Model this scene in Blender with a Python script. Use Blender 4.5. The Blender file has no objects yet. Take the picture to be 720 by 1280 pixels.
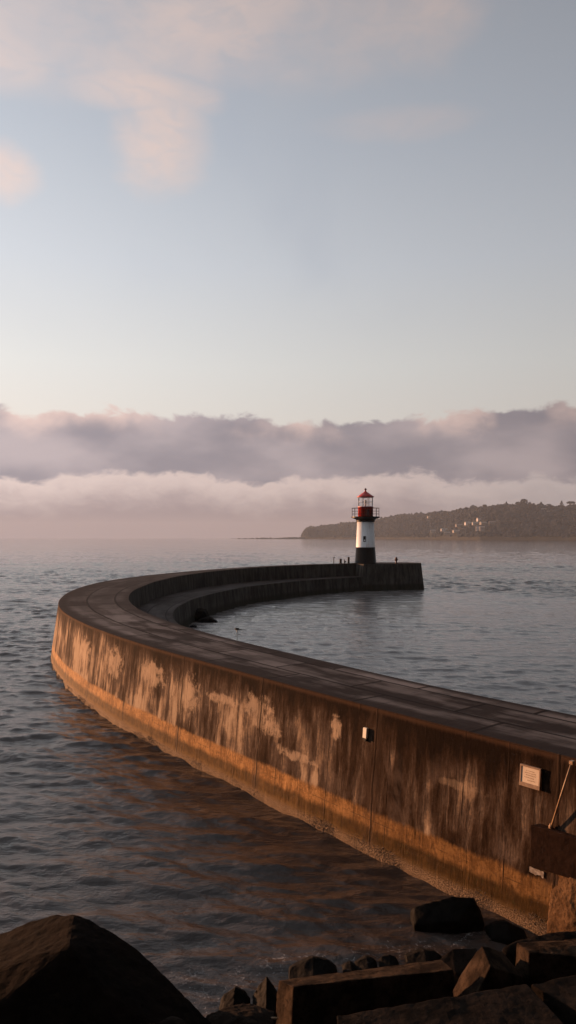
import bpy, bmesh, math, random
import numpy as np
from mathutils import Vector, noise, Matrix
from mathutils.bvhtree import BVHTree
random.seed(7); RS = np.random.RandomState(11)
R = math.radians
sc = bpy.context.scene; COL = sc.collection
F, HZ, CH = 900.0, 671.5, 11.0            # focal length and horizon in photo pixels, camera height

# ------------------------------------------------------------------ helpers
def un(px, py, z):
    D = F*(CH-z)/(py-HZ); return Vector(((px-360)*D/F, D, z))
def atD(px, py, D):
    return Vector(((px-360)*D/F, D, CH-(py-HZ)*D/F))
def tag(o, label=None, cat=None, group=None, kind=None):
    if label: o['label'] = label
    if cat: o['category'] = cat
    if group: o['group'] = group
    if kind: o['kind'] = kind
    return o
def empty(name, loc, label=None, cat=None, group=None, rz=0):
    o = bpy.data.objects.new(name, None); COL.objects.link(o); o.location = loc; o.rotation_euler = (0, 0, rz)
    o.empty_display_size = .3
    return tag(o, label, cat, group)
def obj(name, bm, mat, parent=None, smooth=False, world=False):
    me = bpy.data.meshes.new(name)
    if isinstance(bm, tuple):
        me.from_pydata([tuple(v) for v in bm[0]], [], bm[1])
    else:
        bm.to_mesh(me); bm.free()
    if smooth: me.polygons.foreach_set('use_smooth', [True]*len(me.polygons))
    me.materials.append(mat)
    o = bpy.data.objects.new(name, me); COL.objects.link(o)
    if parent is not None:
        o.parent = parent
        if world: o.location = -Vector(parent.location)
    return o
def link_copy(o, parent=None):
    c = o.copy(); COL.objects.link(c)
    if parent is not None: c.parent = parent
    for ch in list(o.children): link_copy(ch, c)
    return c
def box(bm, c, s, rz=0, taper=1.0):
    vs = []
    for dz in (-1, 1):
        k = 1 if dz < 0 else taper
        for dx, dy in ((-1,-1),(1,-1),(1,1),(-1,1)):
            x, y = dx*s[0]/2*k, dy*s[1]/2*k
            vs.append(bm.verts.new((c[0]+x*math.cos(rz)-y*math.sin(rz), c[1]+x*math.sin(rz)+y*math.cos(rz), c[2]+dz*s[2]/2)))
    for f in ((3,2,1,0),(4,5,6,7),(0,1,5,4),(1,2,6,5),(2,3,7,6),(3,0,4,7)): bm.faces.new([vs[i] for i in f])
def lathe(bm, prof, n=32, c=(0,0,0), cap=True):
    rings = []
    for r, z in prof:
        rings.append([bm.verts.new((c[0]+r*math.cos(2*math.pi*i/n), c[1]+r*math.sin(2*math.pi*i/n), c[2]+z)) for i in range(n)])
    for a, b in zip(rings, rings[1:]):
        for i in range(n): bm.faces.new((a[i], a[(i+1)%n], b[(i+1)%n], b[i]))
    if cap:
        bm.faces.new(rings[0][::-1]); bm.faces.new(rings[-1])
def tube(bm, pts, r, n=10):
    pts = [Vector(p) for p in pts]; rings = []
    for i, p in enumerate(pts):
        d = (pts[min(i+1,len(pts)-1)]-pts[max(i-1,0)]).normalized()
        a = d.cross(Vector((0,0,1)) if abs(d.z) < .9 else Vector((1,0,0))).normalized(); b = d.cross(a)
        rr = r[i] if isinstance(r, (list,tuple)) else r
        rings.append([bm.verts.new(p+a*rr*math.cos(2*math.pi*k/n)+b*rr*math.sin(2*math.pi*k/n)) for k in range(n)])
    for a, b in zip(rings, rings[1:]):
        for i in range(n): bm.faces.new((a[i], a[(i+1)%n], b[(i+1)%n], b[i]))
    bm.faces.new(rings[0][::-1]); bm.faces.new(rings[-1])
def stone(pts, bevel=.05, size=.12, amp=.02, seed=0, coarse=0.0, edge_amp=0.0):
    """a block or boulder: the hull of its corner points, edges worn round, faces pitted"""
    bm = bmesh.new()
    for p in pts: bm.verts.new(p)
    r = bmesh.ops.convex_hull(bm, input=bm.verts)
    bmesh.ops.delete(bm, geom=[g for g in r['geom_interior'] if isinstance(g, bmesh.types.BMVert)], context='VERTS')
    bmesh.ops.dissolve_limit(bm, angle_limit=R(3), verts=bm.verts, edges=bm.edges)
    if bevel: bmesh.ops.bevel(bm, geom=list(bm.edges), offset=bevel, segments=2, profile=.6, affect='EDGES', clamp_overlap=True)
    bmesh.ops.triangulate(bm, faces=bm.faces)
    for _ in range(7):
        es = [e for e in bm.edges if e.calc_length() > size]
        if not es or len(bm.verts) > 60000: break
        bmesh.ops.subdivide_edges(bm, edges=es, cuts=1)
        bmesh.ops.triangulate(bm, faces=[f for f in bm.faces if len(f.verts) > 3])
    bm.normal_update(); off = Vector((seed*13.1, seed*7.7, seed*3.3))
    for v in bm.verts:
        p = v.co
        d = noise.fractal(p*1.1+off, 1.0, 2.0, 5)*coarse + noise.fractal(p*5+off, 1.0, 2.1, 4)*amp
        if edge_amp:
            d -= max(0, noise.noise(p*2.3+off)-.15)*edge_amp
        v.co = p + v.normal*d
    bmesh.ops.recalc_face_normals(bm, faces=bm.faces)
    return bm

# ------------------------------------------------------------------ node materials
class NT:
    def __init__(s, tree): s.t = tree; tree.nodes.clear()
    def n(s, typ, **k):
        nd = s.t.nodes.new(typ)
        for a, v in k.items(): setattr(nd, a, v)
        return nd
    def l(s, a, b): s.t.links.new(a, b)
    def put(s, sock, v):
        if isinstance(v, bpy.types.NodeSocket): s.l(v, sock)
        else:
            if sock.type == 'RGBA' and len(v) == 3: v = (*v, 1)
            sock.default_value = v
    def m(s, op, a, b=0.0, c=0.0, clamp=False):
        nd = s.n('ShaderNodeMath', operation=op, use_clamp=clamp)
        for i, v in enumerate((a, b, c)): s.put(nd.inputs[i], v)
        return nd.outputs[0]
    def vm(s, op, a, b=(0,0,0)):
        nd = s.n('ShaderNodeVectorMath', operation=op); s.put(nd.inputs[0], a); s.put(nd.inputs[1], b)
        return nd.outputs[0]
    def sm(s, v, a, b, lo=0.0, hi=1.0):
        nd = s.n('ShaderNodeMapRange', interpolation_type='SMOOTHSTEP')
        s.put(nd.inputs[0], v); s.put(nd.inputs[1], a); s.put(nd.inputs[2], b); s.put(nd.inputs[3], lo); s.put(nd.inputs[4], hi)
        return nd.outputs[0]
    def noise(s, vec, scale, detail=4, rough=.55, dist=0.0, sc3=None):
        if sc3 is not None: vec = s.vm('MULTIPLY', vec, sc3)
        nd = s.n('ShaderNodeTexNoise'); s.put(nd.inputs['Vector'], vec)
        nd.inputs['Scale'].default_value = scale; nd.inputs['Detail'].default_value = detail
        nd.inputs['Roughness'].default_value = rough; nd.inputs['Distortion'].default_value = dist
        return nd.outputs['Fac']
    def mix(s, f, a, b, typ='MIX'):
        nd = s.n('ShaderNodeMix', data_type='RGBA', blend_type=typ)
        s.put(nd.inputs[0], f); s.put(nd.inputs[6], a); s.put(nd.inputs[7], b)
        return nd.outputs[2]
    def ramp(s, f, stops, interp='LINEAR'):
        nd = s.n('ShaderNodeValToRGB'); r = nd.color_ramp; r.interpolation = interp
        while len(r.elements) < len(stops): r.elements.new(.5)
        for e, (p, c) in zip(r.elements, stops): e.position = p; e.color = (*c, 1)
        s.put(nd.inputs[0], f); return nd.outputs[0]
    def bump(s, h, strength, dist, normal=None):
        nd = s.n('ShaderNodeBump'); s.put(nd.inputs['Height'], h); nd.inputs['Strength'].default_value = strength
        nd.inputs['Distance'].default_value = dist
        if normal is not None: s.l(normal, nd.inputs['Normal'])
        return nd.outputs[0]
    def out(s, col, rough=.8, normal=None, **k):
        b = s.n('ShaderNodeBsdfPrincipled'); s.put(b.inputs['Base Color'], col); s.put(b.inputs['Roughness'], rough)
        if normal is not None: s.l(normal, b.inputs['Normal'])
        for a, v in k.items(): s.put(b.inputs[a.replace('_', ' ')], v)
        o = s.n('ShaderNodeOutputMaterial'); s.l(b.outputs[0], o.inputs[0]); return b
def mat(name):
    m = bpy.data.materials.new(name); m.use_nodes = True; return m, NT(m.node_tree)
def objco(n): return n.n('ShaderNodeTexCoord').outputs['Object']
def sep(n, v):
    s_ = n.n('ShaderNodeSeparateXYZ'); n.l(v, s_.inputs[0]); return s_.outputs
def comb(n, x, y, z=0.0):
    c = n.n('ShaderNodeCombineXYZ')
    for i, v in enumerate((x, y, z)): n.put(c.inputs[i], v)
    return c.outputs[0]

def simple(name, a, b, scale=3, rough=.8, bump=.0, bscale=20, spec=.5, dist=.02, **k):
    m, n = mat(name); co = objco(n)
    c = n.mix(n.sm(n.noise(co, scale, 5), .35, .65), a, b)
    nm = n.bump(n.noise(co, bscale, 5, .6), bump, dist) if bump else None
    n.out(c, rough, nm, Specular_IOR_Level=spec, **k); return m

# outer sea wall; UV = (metres along the wall, height in metres)
def wall_mat():
    m, n = mat('sea_wall_concrete')
    uv = n.n('ShaderNodeUVMap', uv_map='UV').outputs[0]; s = sep(n, uv); u, v = s[0], s[1]
    tall = comb(n, n.m('MULTIPLY', u, 1.0), n.m('MULTIPLY', v, .16))
    blotch = comb(n, u, n.m('MULTIPLY', v, .7))
    streak = n.noise(tall, 2.6, 6, .62, .25); fine = n.noise(tall, 11, 5, .62)
    big = n.noise(blotch, .32, 3, .5); med = n.noise(blotch, 1.15, 5, .6, .4)
    # pale areas grow towards the far end of the wall; near end is browner
    far = n.sm(u, 4.0, 36.0, -.06, .06)
    pale = n.m('ADD', n.m('ADD', n.m('MULTIPLY', streak, .62), n.m('MULTIPLY', med, .34)), n.m('ADD', n.m('MULTIPLY', n.m('SUBTRACT', big, .5), .75), n.m('ADD', far, .2)))
    drip = n.m('MULTIPLY', n.sm(v, 3.0, 5.0), n.m('ADD', n.m('MULTIPLY', fine, .35), .0))
    pale = n.m('SUBTRACT', pale, drip)
    dk = n.sm(n.noise(comb(n, u, n.m('MULTIPLY', v, .12)), 1.35, 5, .6, .15), .48, .60)
    dk2 = n.sm(n.noise(comb(n, u, n.m('MULTIPLY', v, .22)), 4.5, 5, .65), .50, .64)
    tone = n.m('SUBTRACT', pale, n.m('ADD', n.m('MULTIPLY', dk, .095), n.m('MULTIPLY', dk2, .05)))
    tone = n.m('SUBTRACT', tone, n.m('MULTIPLY', n.sm(v, n.m('ADD', 3.2, n.m('MULTIPLY', fine, 2.2)), 5.0), .10))
    pf = n.sm(tone, .57, .69)
    grain = n.noise(uv, 9, 6, .68)
    tone = n.m('SUBTRACT', n.m('ADD', tone, n.m('MULTIPLY', n.m('SUBTRACT', grain, .5), .13)), n.sm(u, 16., 6., 0., .022))
    col = n.ramp(tone, [(.39,(.010,.0055,.0035)),(.50,(.027,.015,.009)),(.575,(.054,.036,.026)),(.64,(.096,.071,.055)),(.69,(.20,.142,.098)),(.775,(.38,.29,.205))])
    smear = n.m('MULTIPLY', n.sm(n.noise(blotch, .55, 4, .55, .4), .50, .62), n.sm(v, 4.3, 3.0))
    col = n.mix(n.m('MULTIPLY', smear, n.sm(u, 20., 4., .25, .62)), col, n.mix(grain, (.062,.043,.034), (.12,.09,.075)))
    # scabs of bare render
    wob = n.m('ADD', n.m('MULTIPLY', n.m('SUBTRACT', n.noise(comb(n, u, v), 1.7, 7, .68, .3), .5), 7.0), n.m('MULTIPLY', n.m('SUBTRACT', fine, .5), 2.2))
    for (pu, pv, hu, hv) in ((17.2,3.55,1.25,.22),(14.4,3.75,.95,.45),(13.6,3.2,1.1,.38),(11.6,2.35,1.0,.22),(9.4,3.9,.28,.4),(20.2,3.2,.8,.8),(24.5,3.6,1.4,.6),(30,3.4,1.2,.8),(36.5,3.2,1.4,.8),(3.4,3.3,1.0,.12)):
        d = n.m('ADD', n.m('POWER', n.m('DIVIDE', n.m('SUBTRACT', u, pu), hu), 2.0), n.m('POWER', n.m('DIVIDE', n.m('SUBTRACT', v, pv), hv), 2.0))
        d = n.m('ADD', d, wob)
        col = n.mix(n.m('MULTIPLY', n.sm(d, 1.5, .1), .72 if pu > 8 else .22), col, (.42,.32,.23))
    # rusty lip right under the coping
    lip = n.sm(v, n.m('ADD', 4.62, n.m('MULTIPLY', fine, .3)), 4.95)
    col = n.mix(n.m('MULTIPLY', lip, .8), col, (.06,.034,.021))
    # vertical panel joints and thin cracks, run of water below them
    def joint(period, off, w):
        fr = n.m('FRACT', n.m('DIVIDE', n.m('ADD', u, off), period))
        wv = n.m('MULTIPLY', n.m('SUBTRACT', n.noise(comb(n, n.m('MULTIPLY', u, .2), v), 1.5, 4), .5), .025)
        return n.m('ABSOLUTE', n.m('MULTIPLY', n.m('SUBTRACT', n.m('ADD', fr, wv), .5), period))
    j1 = joint(6.9, 3.1, 0); j2 = joint(1.55, .4, 0)
    vis2 = n.sm(n.noise(uv, .55, 2), .46, .6)
    jl = n.m('MAXIMUM', n.sm(j1, .055, .015), n.m('MULTIPLY', n.sm(j2, .03, .008), vis2))
    run = n.m('MULTIPLY', n.sm(j1, .55, .02), n.sm(n.noise(tall, 4, 4), .35, .6))
    # tide band
    te = n.m('ADD', n.m('ADD', 1.44, n.m('MULTIPLY', n.m('SUBTRACT', n.noise(comb(n, u, 4.), .22, 2), .5), .25)), n.m('ADD', n.m('MULTIPLY', n.m('SUBTRACT', n.noise(uv, .8, 4), .5), .16), n.m('MULTIPLY', n.m('SUBTRACT', n.noise(tall, 9, 4), .5), .22)))
    tide = n.sm(v, n.m('ADD', te, n.m('MULTIPLY', n.noise(uv, .5, 3), .3)), n.m('SUBTRACT', te, .05))
    tdirt = n.sm(n.noise(comb(n, u, n.m('MULTIPLY', v, .3)), 5.5, 5, .65), .50, .66)
    tcol = n.mix(n.sm(n.m('ADD', n.m('MULTIPLY', n.noise(blotch, 1.8, 6, .7), .6), n.m('MULTIPLY', grain, .4)), .42, .57), (.40,.215,.082), (.215,.108,.038))
    tlow = n.mix(n.sm(n.noise(blotch, 2.4, 6, .65), .35, .62), (.120,.064,.020), (.066,.036,.012))
    te2 = n.m('ADD', .93, n.m('MULTIPLY', n.m('SUBTRACT', n.noise(uv, 1.1, 4), .5), .35))
    tcol = n.mix(n.sm(v, n.m('ADD', te2, .12), n.m('SUBTRACT', te2, .12)), tcol, tlow)
    te3 = n.m('ADD', .48, n.m('MULTIPLY', n.m('SUBTRACT', n.noise(uv, 2.1, 4), .5), .3))
    tcol = n.mix(n.m('MULTIPLY', n.sm(v, n.m('ADD', te3, .1), n.m('SUBTRACT', te3, .06)), .7), tcol, (.17,.10,.038))
    algae = n.m('MULTIPLY', n.sm(n.noise(uv, 5.5, 5, .7), .56, .64), n.sm(v, 1.2, .7))
    tcol = n.mix(n.m('MULTIPLY', algae, .7), tcol, (.075,.06,.02))
    hl = n.m('ABSOLUTE', n.m('SUBTRACT', n.m('FRACT', n.m('DIVIDE', v, .47)), .5))
    tcol = n.mix(n.m('MULTIPLY', n.sm(hl, .03, .008), n.sm(n.noise(uv, 1.3, 3), .48, .62)), tcol, (.1,.06,.03))
    tcol = n.mix(n.m('MULTIPLY', tdirt, .55), tcol, (.055,.030,.013))
    near = n.sm(u, 3.0, 15.0, .55, 1.0)
    tcol = n.mix(1.0, tcol, comb(n, near, near, near), 'MULTIPLY')
    col = n.mix(tide, col, tcol)
    col = n.mix(n.m('MULTIPLY', run, .65), col, (.055,.035,.024))
    col = n.mix(n.m('MULTIPLY', jl, .85), col, (.02,.012,.008))
    crust = n.noise(uv, 26, 3, .7)
    base = n.sm(v, .5, .2)
    col = n.mix(n.m('MULTIPLY', base, .7), col, n.mix(n.sm(crust, .42, .6), (.07,.045,.03), (.42,.31,.21)))
    h = n.m('ADD', n.m('MULTIPLY', n.noise(uv, 3.0, 6, .62), .6), n.m('MULTIPLY', n.noise(tall, 16, 4, .6), .25))
    h = n.m('ADD', h, n.m('MULTIPLY', pf, .22)); h = n.m('SUBTRACT', h, n.m('MULTIPLY', jl, .25))
    h = n.m('ADD', h, n.m('MULTIPLY', n.noise(uv, 34, 3, .6), .14))
    h = n.m('ADD', h, n.m('MULTIPLY', n.m('MULTIPLY', crust, base), .8))
    n.out(col, n.m('SUBTRACT', .88, n.m('MULTIPLY', tide, .2)), n.bump(h, .8, .05), Specular_IOR_Level=.04)
    return m

def deck_mat():
    m, n = mat('deck_concrete')
    uv = n.n('ShaderNodeUVMap', uv_map='UV').outputs[0]; s = sep(n, uv); u, v = s[0], s[1]  # v: 0 outer edge, 1 inner
    w = n.noise(uv, .8, 4, .6)
    lane = comb(n, n.m('MULTIPLY', u, .12), n.m('MULTIPLY', v, 3.2))
    worn = n.sm(n.m('ADD', n.noise(lane, 1.2, 4, .55), n.m('MULTIPLY', n.noise(comb(n, u, n.m('MULTIPLY', v, 4.5)), .6, 4), .4)), .62, .82)
    brown = n.mix(n.noise(comb(n, u, n.m('MULTIPLY', v, 5.)), 2.2, 5, .65), (.019,.0135,.0115), (.048,.035,.031))
    grey = n.mix(n.noise(uv, 1.5, 5, .65), (.16,.14,.132), (.28,.245,.23))
    # slabs of different pours
    bt = n.n('ShaderNodeTexBrick'); bt.offset = .37; bt.squash = 1
    n.put(bt.inputs['Vector'], comb(n, n.m('MULTIPLY', u, 1.0), n.m('MULTIPLY', n.m('ADD', v, n.m('MULTIPLY', w, .03)), 5.2)))
    bt.inputs['Scale'].default_value = 1.0; bt.inputs['Brick Width'].default_value = 5.3; bt.inputs['Row Height'].default_value = 2.1
    bt.inputs['Mortar Size'].default_value = .085; bt.inputs['Mortar Smooth'].default_value = .3; bt.inputs['Bias'].default_value = 0
    bt.inputs['Color1'].default_value = (0,0,0,1); bt.inputs['Color2'].default_value = (1,1,1,1)
    tone = sep(n, bt.outputs['Color'])[0]
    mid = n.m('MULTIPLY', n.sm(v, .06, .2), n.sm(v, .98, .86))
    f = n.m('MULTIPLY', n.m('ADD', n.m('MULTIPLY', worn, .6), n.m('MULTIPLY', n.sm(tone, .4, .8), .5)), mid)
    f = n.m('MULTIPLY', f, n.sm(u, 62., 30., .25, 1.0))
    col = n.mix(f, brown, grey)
    col = n.mix(n.m('MULTIPLY', n.sm(n.noise(uv, 3.5, 5, .7), .56, .7), .5), col, (.022,.015,.013))
    col = n.mix(n.m('MULTIPLY', bt.outputs['Fac'], .85), col, (.012,.008,.007))
    h = n.m('SUBTRACT', n.m('ADD', n.noise(uv, 6, 6, .65), n.m('MULTIPLY', tone, .35)), n.m('MULTIPLY', bt.outputs['Fac'], .8))
    n.out(col, n.m('ADD', .62, n.m('MULTIPLY', w, .3)), n.bump(h, .5, .03), Specular_IOR_Level=.04)
    return m

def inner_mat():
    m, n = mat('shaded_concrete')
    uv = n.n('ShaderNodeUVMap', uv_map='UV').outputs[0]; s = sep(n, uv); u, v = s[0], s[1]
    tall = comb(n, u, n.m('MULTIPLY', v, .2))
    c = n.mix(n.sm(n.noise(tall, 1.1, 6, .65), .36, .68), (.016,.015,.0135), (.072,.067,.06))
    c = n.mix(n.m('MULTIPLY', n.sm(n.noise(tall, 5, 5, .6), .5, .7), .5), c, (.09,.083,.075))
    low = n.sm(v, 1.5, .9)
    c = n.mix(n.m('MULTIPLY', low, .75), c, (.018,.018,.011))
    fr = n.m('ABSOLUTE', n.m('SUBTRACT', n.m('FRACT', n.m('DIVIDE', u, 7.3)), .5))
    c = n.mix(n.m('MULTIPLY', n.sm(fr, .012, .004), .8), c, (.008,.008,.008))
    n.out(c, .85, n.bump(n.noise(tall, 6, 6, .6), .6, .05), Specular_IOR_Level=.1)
    return m

def rock_mat(name, a, b, c, scale=1.2, spec=.35, rough=.72, bd=.03):
    m, n = mat(name); co = objco(n)
    col = n.mix(n.sm(n.noise(co, scale, 6, .62), .36, .64), a, b)
    col = n.mix(n.sm(n.noise(co, scale*6, 5, .7), .55, .68), col, c)
    sp = n.noise(co, scale*30, 3, .7)
    col = n.mix(n.m('MULTIPLY', n.sm(sp, .62, .72), .5), col, (c[0]*1.8, c[1]*1.8, c[2]*1.8))
    h = n.m('ADD', n.noise(co, scale*4, 7, .65), n.m('MULTIPLY', n.noise(co, scale*22, 4, .6), .25))
    n.out(col, rough, n.bump(h, .7, bd), Specular_IOR_Level=spec); return m

M = {}
M['wall'] = wall_mat(); M['deck'] = deck_mat(); M['inner'] = inner_mat()
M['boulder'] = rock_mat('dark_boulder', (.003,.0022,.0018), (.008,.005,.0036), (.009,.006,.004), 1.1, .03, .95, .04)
M['riprap'] = rock_mat('weathered_block', (.013,.009,.0065), (.050,.034,.023), (.008,.0055,.004), 2.4, .03, .95, .05)
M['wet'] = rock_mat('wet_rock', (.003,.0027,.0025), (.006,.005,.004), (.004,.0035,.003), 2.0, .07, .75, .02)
M['slab'] = rock_mat('slab_concrete', (.008,.0065,.0055), (.021,.016,.013), (.006,.005,.004), 1.8, .03, .95, .04)
M['pillar'] = rock_mat('encrusted_concrete', (.075,.040,.018), (.14,.080,.040), (.022,.012,.007), 2.6, .1, .9, .04)
M['block'] = rock_mat('stained_block', (.020,.009,.0055), (.033,.016,.010), (.013,.007,.005), 2.2, .1, .9, .015)
M['crust'] = rock_mat('barnacles', (.014,.008,.005), (.12,.075,.045), (.24,.155,.10), 9.0, .3, .6, .01)
m, n = mat('white_paint'); co = objco(n); _c = n.mix(n.sm(n.noise(co, 1.6, 6, .65, sc3=(1,1,.14)), .50, .72), (.76,.77,.78), (.50,.44,.38)); _c = n.mix(n.m('MULTIPLY', n.sm(n.noise(co, 5, 5, .7, sc3=(1,1,.25)), .60, .72), .5), _c, (.30,.20,.13))
n.out(_c, .42, n.bump(n.noise(co, 8, 5), .1, .02), Specular_IOR_Level=.4); M['white'] = m
M['black'] = simple('black_paint', (.004,.004,.0045), (.007,.0065,.007), 1.5, .4, .05, 30, spec=.08)
M['red'] = simple('red_paint', (.40,.022,.014), (.46,.032,.018), 2, .35, .05, 20)
M['darkred'] = simple('dark_red_iron', (.05,.007,.006), (.08,.012,.009), 3, .5)
M['iron'] = simple('dark_iron', (.008,.0075,.007), (.014,.011,.010), 4, .7, spec=.2)
M['rust'] = simple('rusty_galvanised_pipe', (.36,.25,.15), (.22,.12,.06), 6, .5, .3, 40)
M['frame'] = simple('plaque_frame', (.20,.13,.09), (.27,.19,.13), 8, .6, .2, 60)
M['panel'] = simple('plaque_panel', (.55,.46,.36), (.62,.53,.42), 7, .55, .15, 60)
M['ink'] = simple('engraved_lettering', (.25,.17,.11), (.30,.21,.14), 9, .8)
M['sign'] = simple('white_enamel', (.80,.79,.70), (.74,.72,.62), 7, .5)
M['plaster'] = simple('flaking_white_plaster', (.60,.56,.52), (.35,.29,.25), 14, .85, .5, 30)
M['whitewall'] = simple('house_render', (.42,.42,.43), (.36,.36,.38), .3, .8)
M['greywall'] = simple('house_grey_render', (.13,.125,.12), (.16,.155,.15), .3, .8)
M['palewall'] = simple('house_cream_render', (.22,.20,.18), (.27,.25,.23), .3, .8)
M['roof'] = simple('roof_slate', (.16,.13,.125), (.22,.18,.17), .5, .8)
M['roof2'] = simple('roof_pale_sheet', (.22,.21,.205), (.28,.26,.25), .5, .8, spec=.1)
M['pane'] = simple('window_glass_dark', (.02,.022,.025), (.03,.032,.035), 1, .1)
M['leaf'] = simple('tree_leaves', (.009,.012,.016), (.018,.023,.029), .25, .9, spec=.1)
M['bark'] = simple('tree_bark', (.04,.03,.024), (.06,.045,.035), .5, .9)
M['shore'] = rock_mat('shore_and_sky_blocker', (.012,.009,.007), (.022,.017,.013), (.03,.022,.017), .8, .2, .9, .05)
M['land'] = simple('headland_soil', (.018,.018,.014), (.028,.027,.02), .01, .95, spec=.1)

# lantern glass
gm, gn = mat('lantern_glass'); g1 = gn.n('ShaderNodeBsdfTransparent'); g1.inputs[0].default_value = (.95,.97,.98,1)
g2 = gn.n('ShaderNodeBsdfGlossy'); g2.inputs['Roughness'].default_value = .03; g3 = gn.n('ShaderNodeMixShader'); g3.inputs[0].default_value = .14
gn.l(g1.outputs[0], g3.inputs[1]); gn.l(g2.outputs[0], g3.inputs[2]); g4 = gn.n('ShaderNodeOutputMaterial'); gn.l(g3.outputs[0], g4.inputs[0]); M['glass'] = gm

# ------------------------------------------------------------------ pier plan (metres): outer top edge, then widths
OUT = [(14.9,10.8),(12.6,13.6),(10.2,16.55),(7.71,19.59),(3.92,24.22),(.25,28.97),(-3.35,33.76),(-6.92,38.58),(-10.29,43.54),(-13.39,48.67),(-16.21,53.96),(-18.71,59.41),(-20.76,65.03),(-22.35,70.81),(-23.61,76.67),(-24.45,82.6),(-24.78,88.57),(-24.57,94.55),(-23.69,100.47),(-22.24,106.27),(-20.25,111.95),(-17.9,117.4),(-15.3,122.8),(-12.4,127.9),(-9.1,132.9),(-5.4,137.5),(-1.2,141.7),(3.3,145.6),(8.2,149.3),(12.75,152.6),(14.2,153.6)]
def catmull(P, n=24):
    P = [np.array(p, float) for p in P]; o = []
    for i in range(len(P)-1):
        p0, p1, p2, p3 = P[max(i-1,0)], P[i], P[i+1], P[min(i+2,len(P)-1)]
        for t in np.linspace(0, 1, n, endpoint=False):
            o.append(.5*(2*p1+(p2-p0)*t+(2*p0-5*p1+4*p2-p3)*t*t+(3*p1-p0-3*p2+p3)*t**3))
    o.append(P[-1]); return np.array(o)
_c = catmull(OUT); _d = np.r_[0, np.cumsum(np.hypot(*np.diff(_c, axis=0).T))]
S0 = _d[np.argmin(np.hypot(_c[:,0]-7.71, _c[:,1]-19.59))]
_ds = []
s_ = -S0
while s_ < _d[-1]-S0-.05:
    _ds.append(s_); s_ += .22 if s_ < 45 else .5
_ds.append(_d[-1]-S0-1e-4)
S = np.array(_ds)
O = np.c_[np.interp(S+S0, _d, _c[:,0]), np.interp(S+S0, _d, _c[:,1])]
def sm1(A, k=9):
    w = np.hanning(k+2)[1:-1]; w /= w.sum(); h = k//2
    pad = np.r_[2*A[0]-A[h:0:-1], A, 2*A[-1]-A[-2:-h-2:-1]]
    return np.c_[np.convolve(pad[:,0], w, 'valid'), np.convolve(pad[:,1], w, 'valid')]
O = sm1(O, 15)
T = np.gradient(O, axis=0); T /= np.hypot(*T.T)[:,None]; T = sm1(T, 15); T /= np.hypot(*T.T)[:,None]
NO = np.c_[-T[:,1], T[:,0]]               # outward, towards the open sea
HT = 5.0+.5*np.clip((O[:,1]-80)/65, 0, 1)
WD = np.interp(S, [0,10,20,35,50,65,78,90,100,112,122,135,158], [4.45,4.5,4.9,5.5,6.2,6.7,7.2,6.7,5.4,3.9,3.2,2.8,2.6])
BT = np.interp(S, [0,20,50,70,160], [.45,.5,.62,.8,.6])
QW = np.interp(S, [0,60,80,100,125,140,158], [4.4,4.4,5.0,6.2,6.4,4.8,3.4])
I = O-NO*WD[:,None]; Q = I-NO*QW[:,None]; QZ = 2.95
def strip(name, rows, mt, parent, uvf, jitter=None, smooth=True):
    """rows: list of (xy array, z array); uvf(i_row) -> (u array, v array)"""
    n = len(rows[0][0]); V = []; UVs = []
    for r, (xy, z) in enumerate(rows):
        z = np.broadcast_to(z, (n,)); V.append(np.c_[xy, z]); UVs.append(np.c_[uvf(r)])
    V = np.concatenate(V); UVs = np.concatenate(UVs); nr = len(rows)
    i, j = np.meshgrid(np.arange(nr-1), np.arange(n-1), indexing='ij')
    a = (i*n+j).ravel(); faces = np.c_[a, a+1, a+n+1, a+n]
    if jitter: V = jitter(V)
    me = bpy.data.meshes.new(name); me.from_pydata(V.tolist(), [], faces.tolist())
    uvl = me.uv_layers.new(name='UV'); li = np.empty(len(me.loops), 'i'); me.loops.foreach_get('vertex_index', li)
    uvl.data.foreach_set('uv', UVs[li].astype('f').ravel())
    me.materials.append(mt)
    if smooth: me.polygons.foreach_set('use_smooth', [True]*len(me.polygons))
    o = bpy.data.objects.new(name, me); COL.objects.link(o); o.parent = parent; o.location = -Vector(parent.location)
    return o
pier = empty('breakwater', (O[60,0], O[60,1], 0), 'long curved concrete breakwater sweeping out to the lighthouse, sunlit orange on its seaward wall', 'breakwater')
fr = np.r_[np.linspace(-.15, .1, 4), np.linspace(.14, 1, 26)]
def wall_j(V):
    for k in range(len(V)):
        p = Vector(V[k]); u = noise.noise(p*1.3)*.018+noise.noise(p*.35)*.02
        V[k, 0] -= u; V[k, 1] -= u*.6
    return V
rows = [(O+NO*(BT*(1-t))[:,None], HT*t) for t in fr]
rows = rows[:-1]+[(O+NO*.012, HT-.03)]
sea = strip('sea_wall', rows, M['wall'], pier, lambda r: (S, np.full(len(S), fr[r]*5.0)), wall_j)
# rounded nosing joins wall and deck
arc = [(O+NO*.012, HT-.03), (O+NO*.010, HT-.012), (O-NO*.008, HT+.0), (O-NO*.05, HT+.004)]
strip('coping', arc, M['wall'], pier, lambda r: (S, np.full(len(S), 4.85+.03*r)), smooth=True)
ac = [0, .03, .15, .3, .45, .6, .75, .9, 1.0]
def deck_j(V):
    for k in range(len(V)):
        V[k,2] += noise.noise(Vector(V[k])*.35)*.02
    return V
rows = [(O-NO*(.05+(WD-.05)*t)[:,None], HT+.004) for t in ac]
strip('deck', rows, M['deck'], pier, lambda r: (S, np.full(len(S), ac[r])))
rows = [(I-NO*(.18*t)[:,None] if False else I-NO*.18*t, HT+.004+(QZ-HT)*t) for t in (0,.25,.5,.75,1)]
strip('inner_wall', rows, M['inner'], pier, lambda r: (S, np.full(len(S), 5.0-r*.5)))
QI = I-NO*.18
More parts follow.
